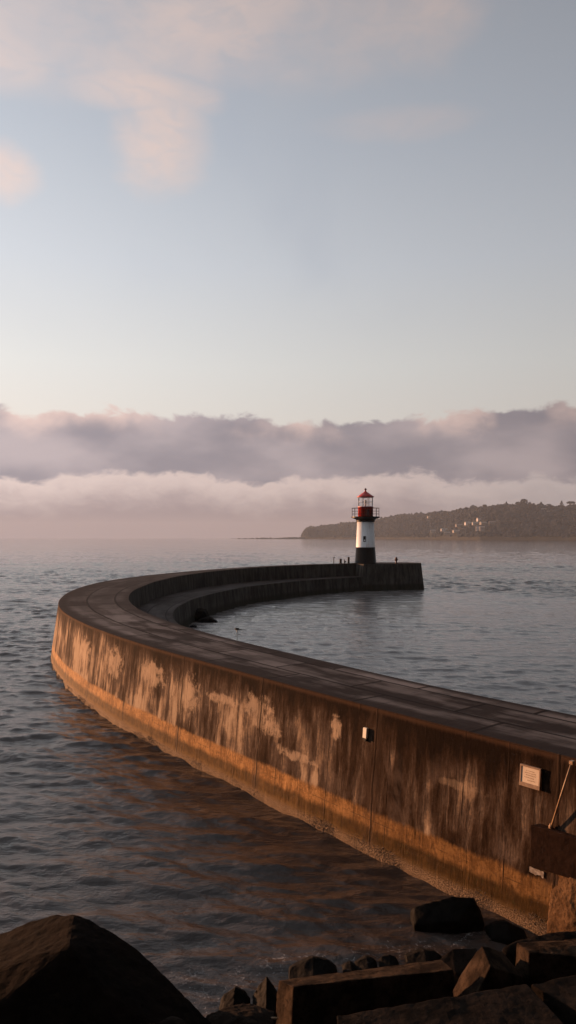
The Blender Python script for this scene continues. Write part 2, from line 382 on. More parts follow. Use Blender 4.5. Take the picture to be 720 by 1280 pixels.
rows = [(QI*(1-t)+Q*t, QZ-.03*t) for t in (0,.25,.5,.75,.97,1)]
qd = [0,.25,.5,.75,.97,1]
strip('quay', rows, M['deck'], pier, lambda r: (S+70, np.full(len(S), .05+.9*qd[r])))
rows = [(Q-NO*.35*t, QZ-.03-(QZ+.6)*t) for t in (0,.2,.4,.6,.8,1)]
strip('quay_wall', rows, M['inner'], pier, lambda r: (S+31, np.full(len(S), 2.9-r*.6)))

# pier head under the lighthouse
HP = [(15.4,146.6),(21.5,148.9),(28.0,151.4),(28.7,155.2),(26.0,157.4),(20.0,157.6),(15.5,155.6),(13.3,153.2)]
def dens(P, step=.6):
    o = []
    for a, b in zip(P, P[1:]+P[:1]):
        a, b = np.array(a), np.array(b); k = max(1, int(np.hypot(*(b-a))/step))
        o += [a+(b-a)*t for t in np.linspace(0, 1, k, endpoint=False)]
    return np.array(o)
hp = dens(HP); cen = hp.mean(0); n_ = len(hp)
lens = np.r_[0, np.cumsum(np.hypot(*np.diff(hp, axis=0).T))]
V = []; FA = []; UVv = []
for k, t in enumerate((0, .02, .25, .5, .75, 1.1)):
    for i, p in enumerate(hp):
        d = (p-cen)/np.hypot(*(p-cen)); q = p+d*(.65*t - (.04 if k == 0 else 0))
        V.append((q[0], q[1], 5.50-5.5*t - (0 if k == 0 else .03))); UVv.append((lens[i]+200, 5-5*t))
    if k:
        for i in range(n_): FA.append(((k-1)*n_+i, k*n_+i, k*n_+(i+1)%n_, (k-1)*n_+(i+1)%n_))
me = bpy.data.meshes.new('pier_head'); me.from_pydata(V, [], FA)
uvl = me.uv_layers.new(name='UV')
for l in me.loops: uvl.data[l.index].uv = UVv[l.vertex_index]
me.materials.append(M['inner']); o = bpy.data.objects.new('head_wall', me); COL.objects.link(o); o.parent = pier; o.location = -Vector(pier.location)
me = bpy.data.meshes.new('head_deck'); me.from_pydata([(p[0]-(p[0]-cen[0])*.005, p[1]-(p[1]-cen[1])*.005, 5.51) for p in hp], [], [list(range(n_))])
uvl = me.uv_layers.new(name='UV')
for l in me.loops: p = hp[l.vertex_index]; uvl.data[l.index].uv = (p[0]+90, (p[1]-146)/12)
me.materials.append(M['deck']); o = bpy.data.objects.new('head_deck', me); COL.objects.link(o); o.parent = pier; o.location = -Vector(pier.location)

# barnacle crust along the waterline of the sea wall
V = []; FA = []
for k in range(34000):
    s = -6+66*random.random()**1.5; z = -.08+.62*random.random()**1.15
    edge = .40+.14*noise.noise(Vector((s*.9, 0, 0)))+.05*noise.noise(Vector((s*5, 3, 0)))
    edge *= np.interp(s, [0, 12, 30], [1.15, 1.0, .6])
    if z > edge*(.8+.4*random.random()): continue
    o2 = np.array([np.interp(s, S, O[:,0]), np.interp(s, S, O[:,1])]); nn = np.array([np.interp(s, S, NO[:,0]), np.interp(s, S, NO[:,1])])
    tt = np.array([nn[1], -nn[0]]); b = np.interp(s, S, BT)*(1-z/5.0)
    c = o2+nn*(b-.01); r = random.uniform(.008, .019)*(1+s/40.); h = r*random.uniform(.4, 1.1)
    if random.random() < .015: r *= 1.8; h *= 1.3
    i0 = len(V); a0 = random.random()*2
    for q in range(5):
        a = a0+q*1.2566; V.append((c[0]+tt[0]*r*math.cos(a), c[1]+tt[1]*r*math.cos(a), z+r*math.sin(a)))
    V.append((c[0]+nn[0]*h, c[1]+nn[1]*h, z+r*.2))
    FA += [(i0+q, i0+(q+1) % 5, i0+5) for q in range(5)]
o = obj('barnacle_crust', (V, FA), M['crust'], pier, world=True); o['kind'] = 'stuff'

# rays from photo pixels to the wall, to hang the plaques where they are
wm = sea.data; wb = BVHTree.FromPolygons([v.co.copy() for v in wm.vertices], [tuple(p.vertices) for p in wm.polygons])
def onwall(px, py):
    d = Vector(((px-360)/F, 1, -(py-HZ)/F)).normalized(); h = wb.ray_cast(Vector((0, 0, CH)), d)
    n = h[1]; n = n if n.dot(d) < 0 else -n; return h[0], n
def hang(name, px, py, label, cat):
    p, n = onwall(px, py); k = np.argmin(np.hypot(O[:,0]-p.x, O[:,1]-p.y)); nn = Vector((NO[k,0], NO[k,1], 0)).normalized()
    nn = (nn+Vector((0,0,.09))).normalized()
    t = Vector((nn.y, -nn.x, 0)).normalized(); up = t.cross(nn); up = up if up.z > 0 else -up   # t points to the near end
    e = empty(name, p, label, cat)
    e.matrix_world = Matrix(((t.x, up.x, nn.x, p.x), (t.y, up.y, nn.y, p.y), (t.z, up.z, nn.z, p.z), (0,0,0,1)))
    return e, p
# framed plaque
e, p = hang('plaque', 664.5, 970.5, 'square framed stone plaque with faint lines of writing on the sunlit sea wall', 'plaque')
W2, H2 = .30, .27
bm = bmesh.new()
for c, s in (((-W2,0,.05),(.05,2*H2,.09)), ((W2,0,.05),(.05,2*H2,.09)), ((0,H2,.05),(2*W2+.05,.05,.095)), ((0,-H2+.02,.055),(2*W2+.05,.11,.10))): box(bm, c, s)
bmesh.ops.bevel(bm, geom=list(bm.edges), offset=.006, segments=1, affect='EDGES')
obj('frame', bm, M['frame'], e)
bm = bmesh.new(); box(bm, (0,.03,.035), (2*W2-.05,2*H2-.08,.09)); obj('panel', bm, M['panel'], e)
for r_, (yy, x0, x1) in enumerate(((.15,-.13,.10),(.09,-.18,.17),(.03,-.18,.12),(-.04,-.12,.17),(-.11,-.16,.07))):
    x = x0; bm = bmesh.new()
    while x < x1:
        w = random.uniform(.02, .055); box(bm, (x+w/2, yy+random.uniform(-.004,.004), .081), (w, random.uniform(.012,.022), .004)); x += w+random.uniform(.008,.02)
    obj('lettering', bm, M['ink'], e)
# small white box
e, p = hang('wall_sign', 458.3, 917, 'small white upright rectangular box on a dark bracket high on the sea wall', 'sign')
bm = bmesh.new(); box(bm, (0,.03,.06), (.19,.36,.10)); bmesh.ops.bevel(bm, geom=list(bm.edges), offset=.012, segments=2, affect='EDGES'); obj('casing', bm, M['sign'], e)
bm = bmesh.new(); box(bm, (0,-.175,.05), (.21,.045,.11)); box(bm, (.0,-.23,.03), (.08,.07,.09)); obj('bracket', bm, M['iron'], e)
# flaking white plaster
e, p = hang('plaster_patch', 671, 1090, 'small strip of flaking white plaster on the sea wall beneath the brown corner block', 'plaster patch')
V = [];  bm = bmesh.new()
nx = 9
up_ = [bm.verts.new((-.22+.44*i/nx, .085+.012*random.uniform(-1,1), .02)) for i in range(nx+1)]
lo_ = [bm.verts.new((-.22+.44*i/nx, -.075+.035*random.uniform(-1,1), .02)) for i in range(nx+1)]
fs = [bm.faces.new((up_[i], lo_[i], lo_[i+1], up_[i+1])) for i in range(nx)]
bmesh.ops.solidify(bm, geom=fs, thickness=.05)
bmesh.ops.recalc_face_normals(bm, faces=bm.faces)
obj('plaster', bm, M['plaster'], e)

# corner block on its encrusted pillar, with a leaning pipe
Z1, Z0 = 3.0, 1.85
A = un(663, 1031, Z1); k = np.argmin(np.hypot(O[:,0]-A.x, O[:,1]-A.y))
Bc = un(693.5, 1038.5, Z1+.02); D1 = atD(800, 1060, 18.1); D1.z = Z1; C1 = atD(722, 1044, 19.15); C1.z = Z1
pts = []
for z in (Z0, Z1):
    for q in (A, Bc, C1, D1): pts.append(Vector((q.x, q.y, z+(.0 if z > 2 else 0))))
    pts.append(Vector((D1.x+.6, D1.y+.9, z))); pts.append(Vector((A.x+1.0, A.y+.35, z)))
cb = tag(obj('concrete_block', stone(pts, .02, .09, .005, 3, .0, .01), M['block']), 'squared dark brown concrete block jutting from the wall above the encrusted pillar', 'concrete block')
pil_px = [(692,1096),(706,1102),(760,1106)]
pts = []
for (px, D_) in ((690, 19.75), (716, 19.2), (800, 18.0)):
    t_ = atD(px, 1100, D_); pts.append(Vector((t_.x, t_.y, 1.9)))
    t_ = atD(px-9, 1100, D_-.1); pts.append(Vector((t_.x, t_.y, -.3)))
pts += [Vector((9.6, 19.6, 1.9)), Vector((9.8, 19.6, -.3)), Vector((7.6, 20.2, 1.9)), Vector((7.5, 20.2, -.3))]
pl = tag(obj('encrusted_pillar', stone(pts, .04, .06, .022, 5, .02, .03), M['pillar']), 'rough encrusted concrete pillar under the brown corner block beside the wall', 'pillar')
a = un(688.5, 1029, Z1+.03); a.y = Bc.y+.22; a.x = (688.5-360)*a.y/F
bt_ = atD(714.5, 953, a.y-.55)
rl = empty('leaning_pipe', a, 'thin slanting metal pipe rising from the brown corner block to the deck edge', 'pipe')
z0 = a.copy(); vec = bt_-a
bm = bmesh.new(); tube(bm, [(0,0,-.02), vec*.5, vec], .024, 10); obj('pipe', bm, M['rust'], rl, True)
bm = bmesh.new(); box(bm, vec+Vector((.02,.03,-.01)), (.11,.10,.09), .6); obj('collar', bm, M['rust'], rl)
bm = bmesh.new(); lathe(bm, [(.055,-.03),(.06,.03),(.035,.06),(.03,.10)], 12); obj('base_flange', bm, M['rust'], rl)

# ------------------------------------------------------------------ lighthouse
LX, LY, LZ = 16.25, 150.9, 5.51
K = .1677
lh = empty('lighthouse', (LX, LY, LZ), 'white and black banded lighthouse with red lantern at the end of the breakwater', 'lighthouse')
zt = lambda py: (705.2-py)*K
bm = bmesh.new(); lathe(bm, [(2.36,-.02),(2.36,.12),(2.24,.16),(2.0,zt(685.0))], 48); obj('black_base', bm, M['black'], lh, True)
bm = bmesh.new(); lathe(bm, [(2.015,zt(684.99)),(2.0,zt(684.8)),(1.74,zt(653.4))], 48); obj('white_tower', bm, M['white'], lh, True)
bm = bmesh.new(); lathe(bm, [(1.76,zt(653.39)),(1.90,zt(653.3)),(1.93,zt(651.2)),(2.15,zt(650)),(2.75,zt(648.6)),(2.98,zt(648.2)),(2.98,zt(646.9)),(1.5,zt(646.7))], 48); obj('gallery', bm, M['black'], lh)
zg = zt(646.7); ztop = zt(636.2)
bm = bmesh.new()
for z in (zg+.55, zg+1.1, ztop):
    tube(bm, [(2.86*math.cos(a), 2.86*math.sin(a), z) for a in np.linspace(0, 2*math.pi, 33)], .045 if z > zg+1.2 else .028, 6)
for i in range(14):
    a = 2*math.pi*i/14+.12; tube(bm, [(2.86*math.cos(a), 2.86*math.sin(a), zg-.05), (2.86*math.cos(a), 2.86*math.sin(a), ztop)], .045, 6)
obj('railing', bm, M['iron'], lh)
bm = bmesh.new(); lathe(bm, [(1.58,zg-.02),(1.58,zt(635.4)),(1.66,zt(635.2)),(1.66,zt(634.6)),(1.55,zt(634.5))], 40); obj('lantern_wall', bm, M['red'], lh, True)
# door in the lantern wall, facing the deck
bm = bmesh.new(); box(bm, (.35,-1.55,zg+.82), (.62,.1,1.5)); obj('lantern_door', bm, M['darkred'], lh)
bm = bmesh.new(); lathe(bm, [(1.50,zt(634.7)),(1.50,zt(622.4))], 16, cap=False); obj('glazing', bm, M['glass'], lh)
bm = bmesh.new()
for i in range(8):
    a = 2*math.pi*i/8+.2; tube(bm, [(1.55*math.cos(a), 1.55*math.sin(a), zt(634.8)), (1.55*math.cos(a), 1.55*math.sin(a), zt(622.2))], .075, 6)
for z in (zt(634.3), zt(628.5), zt(622.6)):
    tube(bm, [(1.55*math.cos(a), 1.55*math.sin(a), z) for a in np.linspace(0, 2*math.pi, 33)], .06 if z != zt(628.5) else .035, 6)
obj('glazing_bars', bm, M['white'], lh)
bm = bmesh.new(); lathe(bm, [(.16,zt(634.6)),(.16,zt(630.5)),(.24,zt(630)),(.24,zt(627)),(.1,zt(626))], 16); obj('lamp', bm, M['white'], lh, True)
bm = bmesh.new(); lathe(bm, [(1.45,zt(622.3)),(1.80,zt(622.5)),(1.82,zt(621.9)),(1.35,zt(620.0)),(.85,zt(617.8)),(.35,zt(616.0)),(.2,zt(615.2)),(.14,zt(614.0))], 40); rf = obj('roof', bm, M['red'], lh, True)
bm = bmesh.new(); lathe(bm, [(.13,zt(614.2)),(.15,zt(613.5)),(.27,zt(613.1)),(.28,zt(612.5)),(.20,zt(612.1)),(.12,zt(611.4)),(.03,zt(611.1))], 16); obj('finial', bm, M['darkred'], rf, True)
# window, turned a little to the left of the viewer
wn = Vector((-.22,-1,0)).normalized(); wx = Vector((-wn.y, wn.x, 0))
rw = 1.885; wc = wn*rw + Vector((0,0,zt(674.6)))
def wbox(bm, c, s):
    vs = []
    for dz in (-1,1):
        for dx, dy in ((-1,-1),(1,-1),(1,1),(-1,1)):
            vs.append(bm.verts.new(wc+wx*(c[0]+dx*s[0]/2)-wn*(c[1]+dy*s[1]/2)+Vector((0,0,c[2]+dz*s[2]/2))))
    for f in ((3,2,1,0),(4,5,6,7),(0,1,5,4),(1,2,6,5),(2,3,7,6),(3,0,4,7)): bm.faces.new([vs[i] for i in f])
bm = bmesh.new(); wbox(bm, (0,.0,0), (.52,.22,1.16)); wd = obj('window', bm, M['black'], lh)
bm = bmesh.new(); wbox(bm, (.03,-.125,-.30), (.30,.04,.30)); obj('sill', bm, M['white'], wd)
bm = bmesh.new(); wbox(bm, (0,-.115,.2), (.34,.02,.55)); obj('pane', bm, M['pane'], wd)

# bollards and posts on the pier head
def post(name, px, h, r, mt, label, cat, head=None, D=149.6, group=None, prof=None):
    x = (px-360)*D/F; e = empty(name, (x, D, 5.512 if x > 13.5 else 5.49), label, cat, group)
    bm = bmesh.new(); lathe(bm, prof or [(r*1.25,-.02),(r*1.25,.08),(r,.1),(r,h*.86),(r*.9,h)], 14); obj('shaft', bm, mt, e, True)
    if head: head(e)
    return e
def mushroom(e):
    bm = bmesh.new(); lathe(bm, [(.2,.78),(.3,.86),(.3,1.0),(.16,1.08)], 14); obj('cap', bm, M['iron'], e, True)
def flag(e):
    bm = bmesh.new(); box(bm, (.16,0,1.28), (.26,.04,.16)); obj('plate', bm, M['iron'], e)
post('marker_post', 417.2, 1.36, .07, M['iron'], 'thin dark post with a small plate at its top, far left of the lighthouse', 'post', flag, 151.5)
post('bollard', 425.8, .98, .24, M['iron'], 'squat thick black bollard left of the lighthouse, next after the thin post', 'bollard', None, 151.8, 'black bollards left of the lighthouse')
def small_head(e):
    bm = bmesh.new(); box(bm, (.18,0,.34), (.34,.25,.36)); obj('cleat', bm, M['iron'], e)
post('mooring_cleat', 430.5, .85, .09, M['iron'], 'low dark mooring cleat between the two black bollards', 'cleat', small_head, 151.8)
def cap2(e):
    bm = bmesh.new(); lathe(bm, [(.2,1.16),(.24,1.22),(.2,1.32),(.1,1.36)], 14); obj('cap', bm, M['iron'], e, True)
post('bollard', 435.8, 1.2, .22, M['iron'], 'tall black bollard standing closest to the lighthouse base', 'bollard', cap2, 151.8, 'black bollards left of the lighthouse')
def cap3(e):
    bm = bmesh.new(); lathe(bm, [(.24,.95),(.26,1.05),(.2,1.2),(.1,1.32),(.05,1.4)], 14); obj('cap', bm, M['darkred'], e, True)
    bm = bmesh.new(); tube(bm, [(-.36,0,.78),(.36,0,.78)], .1, 8); obj('outlet', bm, M['darkred'], e)
post('hydrant', 495.3, 1, .2, M['darkred'], 'dark red hydrant standing alone right of the lighthouse on the pier head', 'hydrant', cap3, 151.2, prof=[(.24,-.02),(.24,.1),(.15,.15),(.18,.5),(.27,.62),(.27,.95),(.2,.98)])

# pale pole on the quay
k = np.argmin(np.abs(S-23.5)); b0 = Q[k]+NO[k]*.8
D = b0[1]; x = (296-360)*D/F
# find the point of the quay on that ray
best = min(range(len(S)), key=lambda i: abs((Q[i,0]+NO[i,0]*.6)/(Q[i,1]+NO[i,1]*.6)-(296-360)/F) if Q[i,1] < 60 else 9)
b0 = Q[best]+NO[best]*.6; D = b0[1]; ph = atD(296, 786.5, D).z-QZ
pe = empty('pole', (b0[0], b0[1], QZ-.02), "thin pale pole with a dark cap rising beyond the near deck edge", 'pole')
bm = bmesh.new(); lathe(bm, [(.08,0),(.08,.06),(.035,.08),(.032,ph)], 10); obj('shaft', bm, M['sign'], pe, True)
bm = bmesh.new(); lathe(bm, [(.05,ph-.03),(.17,ph),(.17,ph+.07),(.08,ph+.11)], 12); box(bm, (.2,-.02,ph-.01), (.3,.08,.04)); obj('cap', bm, M['iron'], pe)

# ------------------------------------------------------------------ sea
def fft_tile(Nn, L, lam_lo, lam_hi, wdir, seed, spread=2):
    rs = np.random.RandomState(seed); kx = np.fft.fftfreq(Nn, L/Nn)*2*np.pi; KX, KY = np.meshgrid(kx, kx, indexing='ij'); Kk = np.hypot(KX, KY)+1e-9
    cs = (KX*math.cos(wdir)+KY*math.sin(wdir))/Kk
    A_ = np.where((Kk > 2*np.pi/lam_hi) & (Kk < 2*np.pi/lam_lo), Kk**-2.0, 0)*(.10+np.abs(cs)**spread)
    h = np.fft.ifft2(A_*(rs.randn(Nn,Nn)+1j*rs.randn(Nn,Nn))).real; return h/h.std()
def samp(h, L, X, Y):
    Nn = len(h); x = (X/L*Nn) % Nn; y = (Y/L*Nn) % Nn; i = x.astype(int); j = y.astype(int); a = x-i; b = y-j; i2 = (i+1) % Nn; j2 = (j+1) % Nn
    return h[i,j]*(1-a)*(1-b)+h[i2,j]*a*(1-b)+h[i,j2]*(1-a)*b+h[i2,j2]*a*b
rad = [4.0]
while rad[-1] < 320: rad.append(rad[-1]*1.0030 if rad[-1] > 13 else rad[-1]*1.05)
while rad[-1] < 1300: rad.append(rad[-1]*1.006)
while rad[-1] < 8000: rad.append(rad[-1]*1.03)
rad = np.array(rad)
ang = np.r_[np.linspace(-36, 36, 640), np.linspace(36, 324, 60)[1:-1]]; ang = np.radians(ang)
RR, AA = np.meshgrid(rad, ang, indexing='ij'); X = RR*np.sin(AA); Y = RR*np.cos(AA)
h1 = fft_tile(512, 57., .8, 4.2, 1.42, 1, 4); h2 = fft_tile(512, 23.7, .30, 1.7, 1.25, 2, 4); h3 = fft_tile(512, 410., 6, 40, 1.1, 3)
# harbour mask: inside the curve of the pier the water is calmer
poly = np.r_[O[::6], [[28,151],[60,120],[60,10]]]
def inside(X, Y, P):
    c = np.zeros(X.shape, bool); n = len(P)
    for i in range(n):
        x0, y0 = P[i]; x1, y1 = P[(i+1) % n]
        if y0 == y1: continue
        c ^= ((y0 > Y) != (y1 > Y)) & (X < (x1-x0)*(Y-y0)/(y1-y0)+x0)
    return c
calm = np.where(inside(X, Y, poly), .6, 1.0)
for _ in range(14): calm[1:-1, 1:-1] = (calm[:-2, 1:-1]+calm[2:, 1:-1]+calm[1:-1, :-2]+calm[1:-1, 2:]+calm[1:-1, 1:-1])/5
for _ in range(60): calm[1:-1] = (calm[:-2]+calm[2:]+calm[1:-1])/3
fadeA = np.clip((1000-RR)/600, 0, 1)*np.clip((np.radians(35.5)-np.abs(AA))/.03, 0, 1)
fadeS = np.clip((150-RR)/70, 0, 1)*np.clip((np.radians(35.5)-np.abs(AA))/.03, 0, 1)
patch = .7+.6*np.clip(samp(h3, 410., X*.35, Y*.35)*.3+.5, 0, 1)
Zw = calm*patch*(fadeA*(.040+.030*np.clip((RR-35)/150, 0, 1))*samp(h1, 57., X, Y)+fadeS*.020*samp(h2, 23.7, X+3, Y)+fadeA*(.02+.05*np.clip((RR-60)/200, 0, 1))*samp(h3, 410., X, Y))
Zw = Zw+np.abs(Zw)*.25
nr, na = RR.shape; V = np.c_[X.ravel(), Y.ravel(), Zw.ravel()]
i, j = np.meshgrid(np.arange(nr-1), np.arange(na), indexing='ij'); j2 = (j+1) % na
FC = np.stack([i*na+j, (i+1)*na+j, (i+1)*na+j2, i*na+j2], -1).reshape(-1, 4)[:, ::-1]
me = bpy.data.meshes.new('sea'); me.vertices.add(len(V)); me.vertices.foreach_set('co', V.astype('f').ravel())
me.loops.add(FC.size); me.loops.foreach_set('vertex_index', FC.astype('i').ravel()); me.polygons.add(len(FC))
me.polygons.foreach_set('loop_start', np.arange(0, FC.size, 4, dtype='i')); me.polygons.foreach_set('use_smooth', np.ones(len(FC), bool)); me.update(calc_edges=True)
# surf where the swell meets the shore stones
fp = [(270,1243,2.2),(300,1238,1.6),(240,1225,1.8),(350,1205,1.8),(390,1200,1.5),(450,1196,1.6),(500,1190,1.6),(530,1186,1.5),(575,1176,1.6),(610,1165,1.2),(640,1160,.9),(500,1160,.6),(600,1166,.8),(240,1262,2),(310,1215,1.5)]
fo = np.zeros(X.shape)
for (px, py, r) in fp:
    q = un(px, py, 0); fo = np.maximum(fo, np.exp(-((X-q.x)**2+(Y-q.y)**2)/(r*.55)**2))
# thin wash along the foot of the walls
for P_, o_, wd_, am in ((O, BT, .22, .30), (Q, None, .3, .38)):
    sel = (RR < 175) & (RR > 12); xs = X[sel]; ys = Y[sel]; dmin = np.full(xs.shape, 99.)
    B_ = O+NO*BT[:,None] if o_ is not None else Q-NO*.32
    for q in B_[::3]: dmin = np.minimum(dmin, np.hypot(xs-q[0], ys-q[1]))
    fo[sel] = np.maximum(fo[sel], am*np.exp(-(dmin/(wd_+.35))**2))
at = me.attributes.new('foam', 'FLOAT', 'POINT'); at.data.foreach_set('value', fo.astype('f').ravel())
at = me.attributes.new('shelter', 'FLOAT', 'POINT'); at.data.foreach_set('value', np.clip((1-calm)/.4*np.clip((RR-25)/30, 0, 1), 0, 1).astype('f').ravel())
m, n = mat('sea_water'); co = objco(n)
w1 = n.noise(co, .85, 5, .58, .2, sc3=(.6,1.4,1)); w2 = n.noise(co, 3.4, 5, .62, .2, sc3=(.85,1.15,1)); w0 = n.noise(co, .22, 3, .5, sc3=(.8,1.2,1))
w3 = n.noise(co, 9.5, 3, .6, .2)
hgt = n.m('ADD', n.m('ADD', n.m('MULTIPLY', w1, 1.0), n.m('ADD', n.m('MULTIPLY', w2, .38), n.m('MULTIPLY', w3, .07))), n.m('MULTIPLY', w0, 2.2))
nm = n.bump(hgt, 1.0, .10)
fa = n.n('ShaderNodeAttribute', attribute_name='foam').outputs['Fac']
vor = n.n('ShaderNodeTexVoronoi', feature='DISTANCE_TO_EDGE'); n.put(vor.inputs['Vector'], n.vm('ADD', co, comb(n, n.noise(co, 1.5, 4), n.noise(co, 1.9, 4), 0.0))); vor.inputs['Scale'].default_value = 2.6
lace = n.m('ADD', n.m('MULTIPLY', n.sm(vor.outputs[0], .10, .0), n.m('MULTIPLY', n.noise(co, 1.7, 3), .22)), n.m('MULTIPLY', n.noise(co, 9, 7, .78, .6), 1.0))
ff = n.sm(n.m('ADD', lace, n.m('MULTIPLY', fa, .24)), .80, .98)
ff = n.m('MULTIPLY', ff, n.sm(fa, .05, .35))
bs = n.n('ShaderNodeBsdfPrincipled'); sky_sheen = n.n('ShaderNodeAttribute', attribute_name='shelter').outputs['Fac']; n.put(bs.inputs['Base Color'], n.mix(sky_sheen, (.048,.038,.033), (.19,.175,.168))); bs.inputs['Roughness'].default_value = .06; bs.inputs['IOR'].default_value = 1.34; n.l(nm, bs.inputs['Normal'])  # sheltered basin painted lighter, standing in for bright sky reflection
bf = n.n('ShaderNodeBsdfDiffuse'); bf.inputs[0].default_value = (.42,.42,.42,1)
mx = n.n('ShaderNodeMixShader'); n.put(mx.inputs[0], n.m('MULTIPLY', ff, .55)); n.l(bs.outputs[0], mx.inputs[1]); n.l(bf.outputs[0], mx.inputs[2])
on = n.n('ShaderNodeOutputMaterial'); n.l(mx.outputs[0], on.inputs[0])
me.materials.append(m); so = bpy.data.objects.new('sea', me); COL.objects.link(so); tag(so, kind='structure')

# shore ground the stones lie on, with added bluff behind the viewer blocking sky
gx = np.r_[np.linspace(-130, -46, 22), np.linspace(-45, 45, 91), np.linspace(46, 130, 22)]; gy = np.linspace(-60, 24, 106); V = []; FA = []
for yy in gy:
    for xx in gx:
        sl = 16.0+.10*min(xx, 30) if xx > -8 else 15.2+.25*max(xx+8, -30)
        t = (sl-yy); z = -.15+ (t*.50 if t > 0 else t*.8)
        if yy < 2: z = min(z, 8.3)
        if yy < -3: z = 8.3+(-3-yy)*3.2
        z = min(z, 62); z = max(z, -2.5)
        z += noise.fractal(Vector((xx, yy, 0))*.5, 1, 2, 4)*.35 - (.5 if 8 < yy else .2)
        V.append((xx, yy, z))
nx_ = len(gx)
for r_ in range(len(gy)-1):
    for c_ in range(nx_-1): a = r_*nx_+c_; FA.append((a, a+1, a+nx_+1, a+nx_))
tag(obj('shore_and_sky_blocker', (V, FA), M['shore'], smooth=True), kind='structure')

# ------------------------------------------------------------------ shore stones
def st(name, pts, mt, label, cat, group=None, **k):
    return tag(obj(name, stone(pts, **k), mt), label, cat, group)
G1 = 'riprap stones along the water edge'
# big boulder, bottom left
ap = atD(93, 1141, 14.0)
pts = [ap, atD(62,1144,14.3), atD(0,1167,14.4), atD(-70,1195,14.2), atD(126,1156,13.9), atD(170,1186,13.7), atD(216,1228,13.4), atD(262,1278,13.0), atD(292,1330,12.8),
       atD(86,1182,12.7), atD(44,1203,12.6), atD(0,1216,12.6), atD(-80,1240,12.6), atD(60,1330,11.3), atD(180,1330,11.6), atD(-90,1330,11.2), atD(230,1300,12.2), atD(130,1240,12.2),
       Vector((-1.8,16.2,-.5)), Vector((-7.2,16.5,-.5)), Vector((-6.5,12,-.5)), Vector((-1.2,12.5,-.5))]
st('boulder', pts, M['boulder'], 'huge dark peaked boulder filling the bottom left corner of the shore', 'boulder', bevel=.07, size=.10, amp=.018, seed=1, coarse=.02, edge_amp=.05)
# long beam-shaped block
zt_ = 2.2
a, b, c, d = atD(348,1225,14.45), atD(366,1233,13.8), atD(567,1212,14.3), atD(552,1199,15.1)
lo = [atD(341,1290,14.4), atD(364,1290,13.72), Vector((c.x+.05, c.y-.08, .3)), Vector((d.x+.2, d.y+.3, .3)), Vector((a.x-.15, a.y+.3, .4)), Vector((b.x-.02, b.y-.15, .4))]
st('long_block', [a,b,c,d]+lo, M['riprap'], 'long squared stone block lying across with its narrow end face lit orange', 'stone block', G1, bevel=.03, size=.08, amp=.010, seed=2, edge_amp=.045)
# slab in the bottom right corner
z3 = 3.0
a, b, c = un(420,1269,z3), un(540,1250,z3), un(724,1216,z3-.02)
pts = [a, un(658,1229,z3), Vector((a.x+.06, a.y-2.2, z3+.05)), Vector((5.0, a.y-2.2, z3+.05)), atD(436,1290,11.6)]
pts += [Vector((p.x+.05, p.y, p.z-.85)) for p in (a, un(658,1229,z3))]+[Vector((5.0, a.y-2.2, 2.1)), Vector((a.x+.1, a.y-2.2, 2.1))]
pts = [p for p in pts]
st('flat_slab', pts, M['slab'], 'wide flat grey slab across the bottom edge with a lit left end', 'stone slab', G1, bevel=.03, size=.09, amp=.012, seed=4, edge_amp=.045)
e1 = un(662,1229,z3-.03); e2 = un(800,1203,z3-.03)
pts = [e1, e2, Vector((e1.x+1.6, e1.y-2.2, z3-.02)), Vector((e2.x, e2.y-3, z3)), Vector((e1.x+.1, e1.y, 2)), Vector((e2.x, e2.y, 2)), Vector((e1.x+1.6, e1.y-2.2, 2)), Vector((e2.x, e2.y-3, 2))]
st('flat_slab', pts, M['slab'], 'flat brown slab cut off by the right edge, parted by a dark crack from the wide slab', 'stone slab', G1, bevel=.03, size=.09, amp=.012, seed=6, edge_amp=.045)
# pointed stone
D0 = 15.2
pts = [atD(602,1181,D0), atD(613,1208,D0-.65), atD(597,1241,D0-.75), atD(560,1247,D0+.15), atD(573,1222,D0+.35), atD(628,1190,D0+.5), atD(662,1224,D0+.1), atD(650,1262,D0-.3), atD(585,1290,D0-.85), atD(553,1290,D0+.1), atD(600,1212,D0+1.2), atD(660,1290,D0+.8)]
st('pointed_stone', pts, M['riprap'], 'pointed tilted stone with a lit leaning left face beside the square block', 'stone', G1, bevel=.025, size=.06, amp=.012, seed=7, edge_amp=.045)
# square block with lit end, right
D0 = 15.6
pts = [atD(646,1178,D0+.1), atD(661,1190,D0-.45), atD(661,1219,D0-.45), atD(644,1203,D0+.1), atD(730,1196,D0-.55), atD(730,1176,D0+.1), atD(730,1232,D0-.55), atD(661,1250,D0-.35), atD(644,1250,D0), atD(740,1250,D0+.8), atD(650,1240,D0+.9), atD(690,1176,D0+.6)]
st('square_block', pts, M['riprap'], 'square-cut stone block with a lit end face right of the pointed stone', 'stone block', G1, bevel=.025, size=.06, amp=.012, seed=8, edge_amp=.045)
D0 = 16.2
pts = [atD(704,1174,D0), atD(714,1182,D0-.3), atD(714,1200,D0-.3), atD(703,1192,D0), atD(760,1170,D0), atD(760,1200,D0-.2), atD(715,1225,D0), atD(770,1225,D0+.6)]
st('small_block', pts, M['riprap'], 'small stone block at the right edge with a rounded lit end', 'stone block', G1, bevel=.04, size=.06, amp=.012, seed=9, edge_amp=.045)
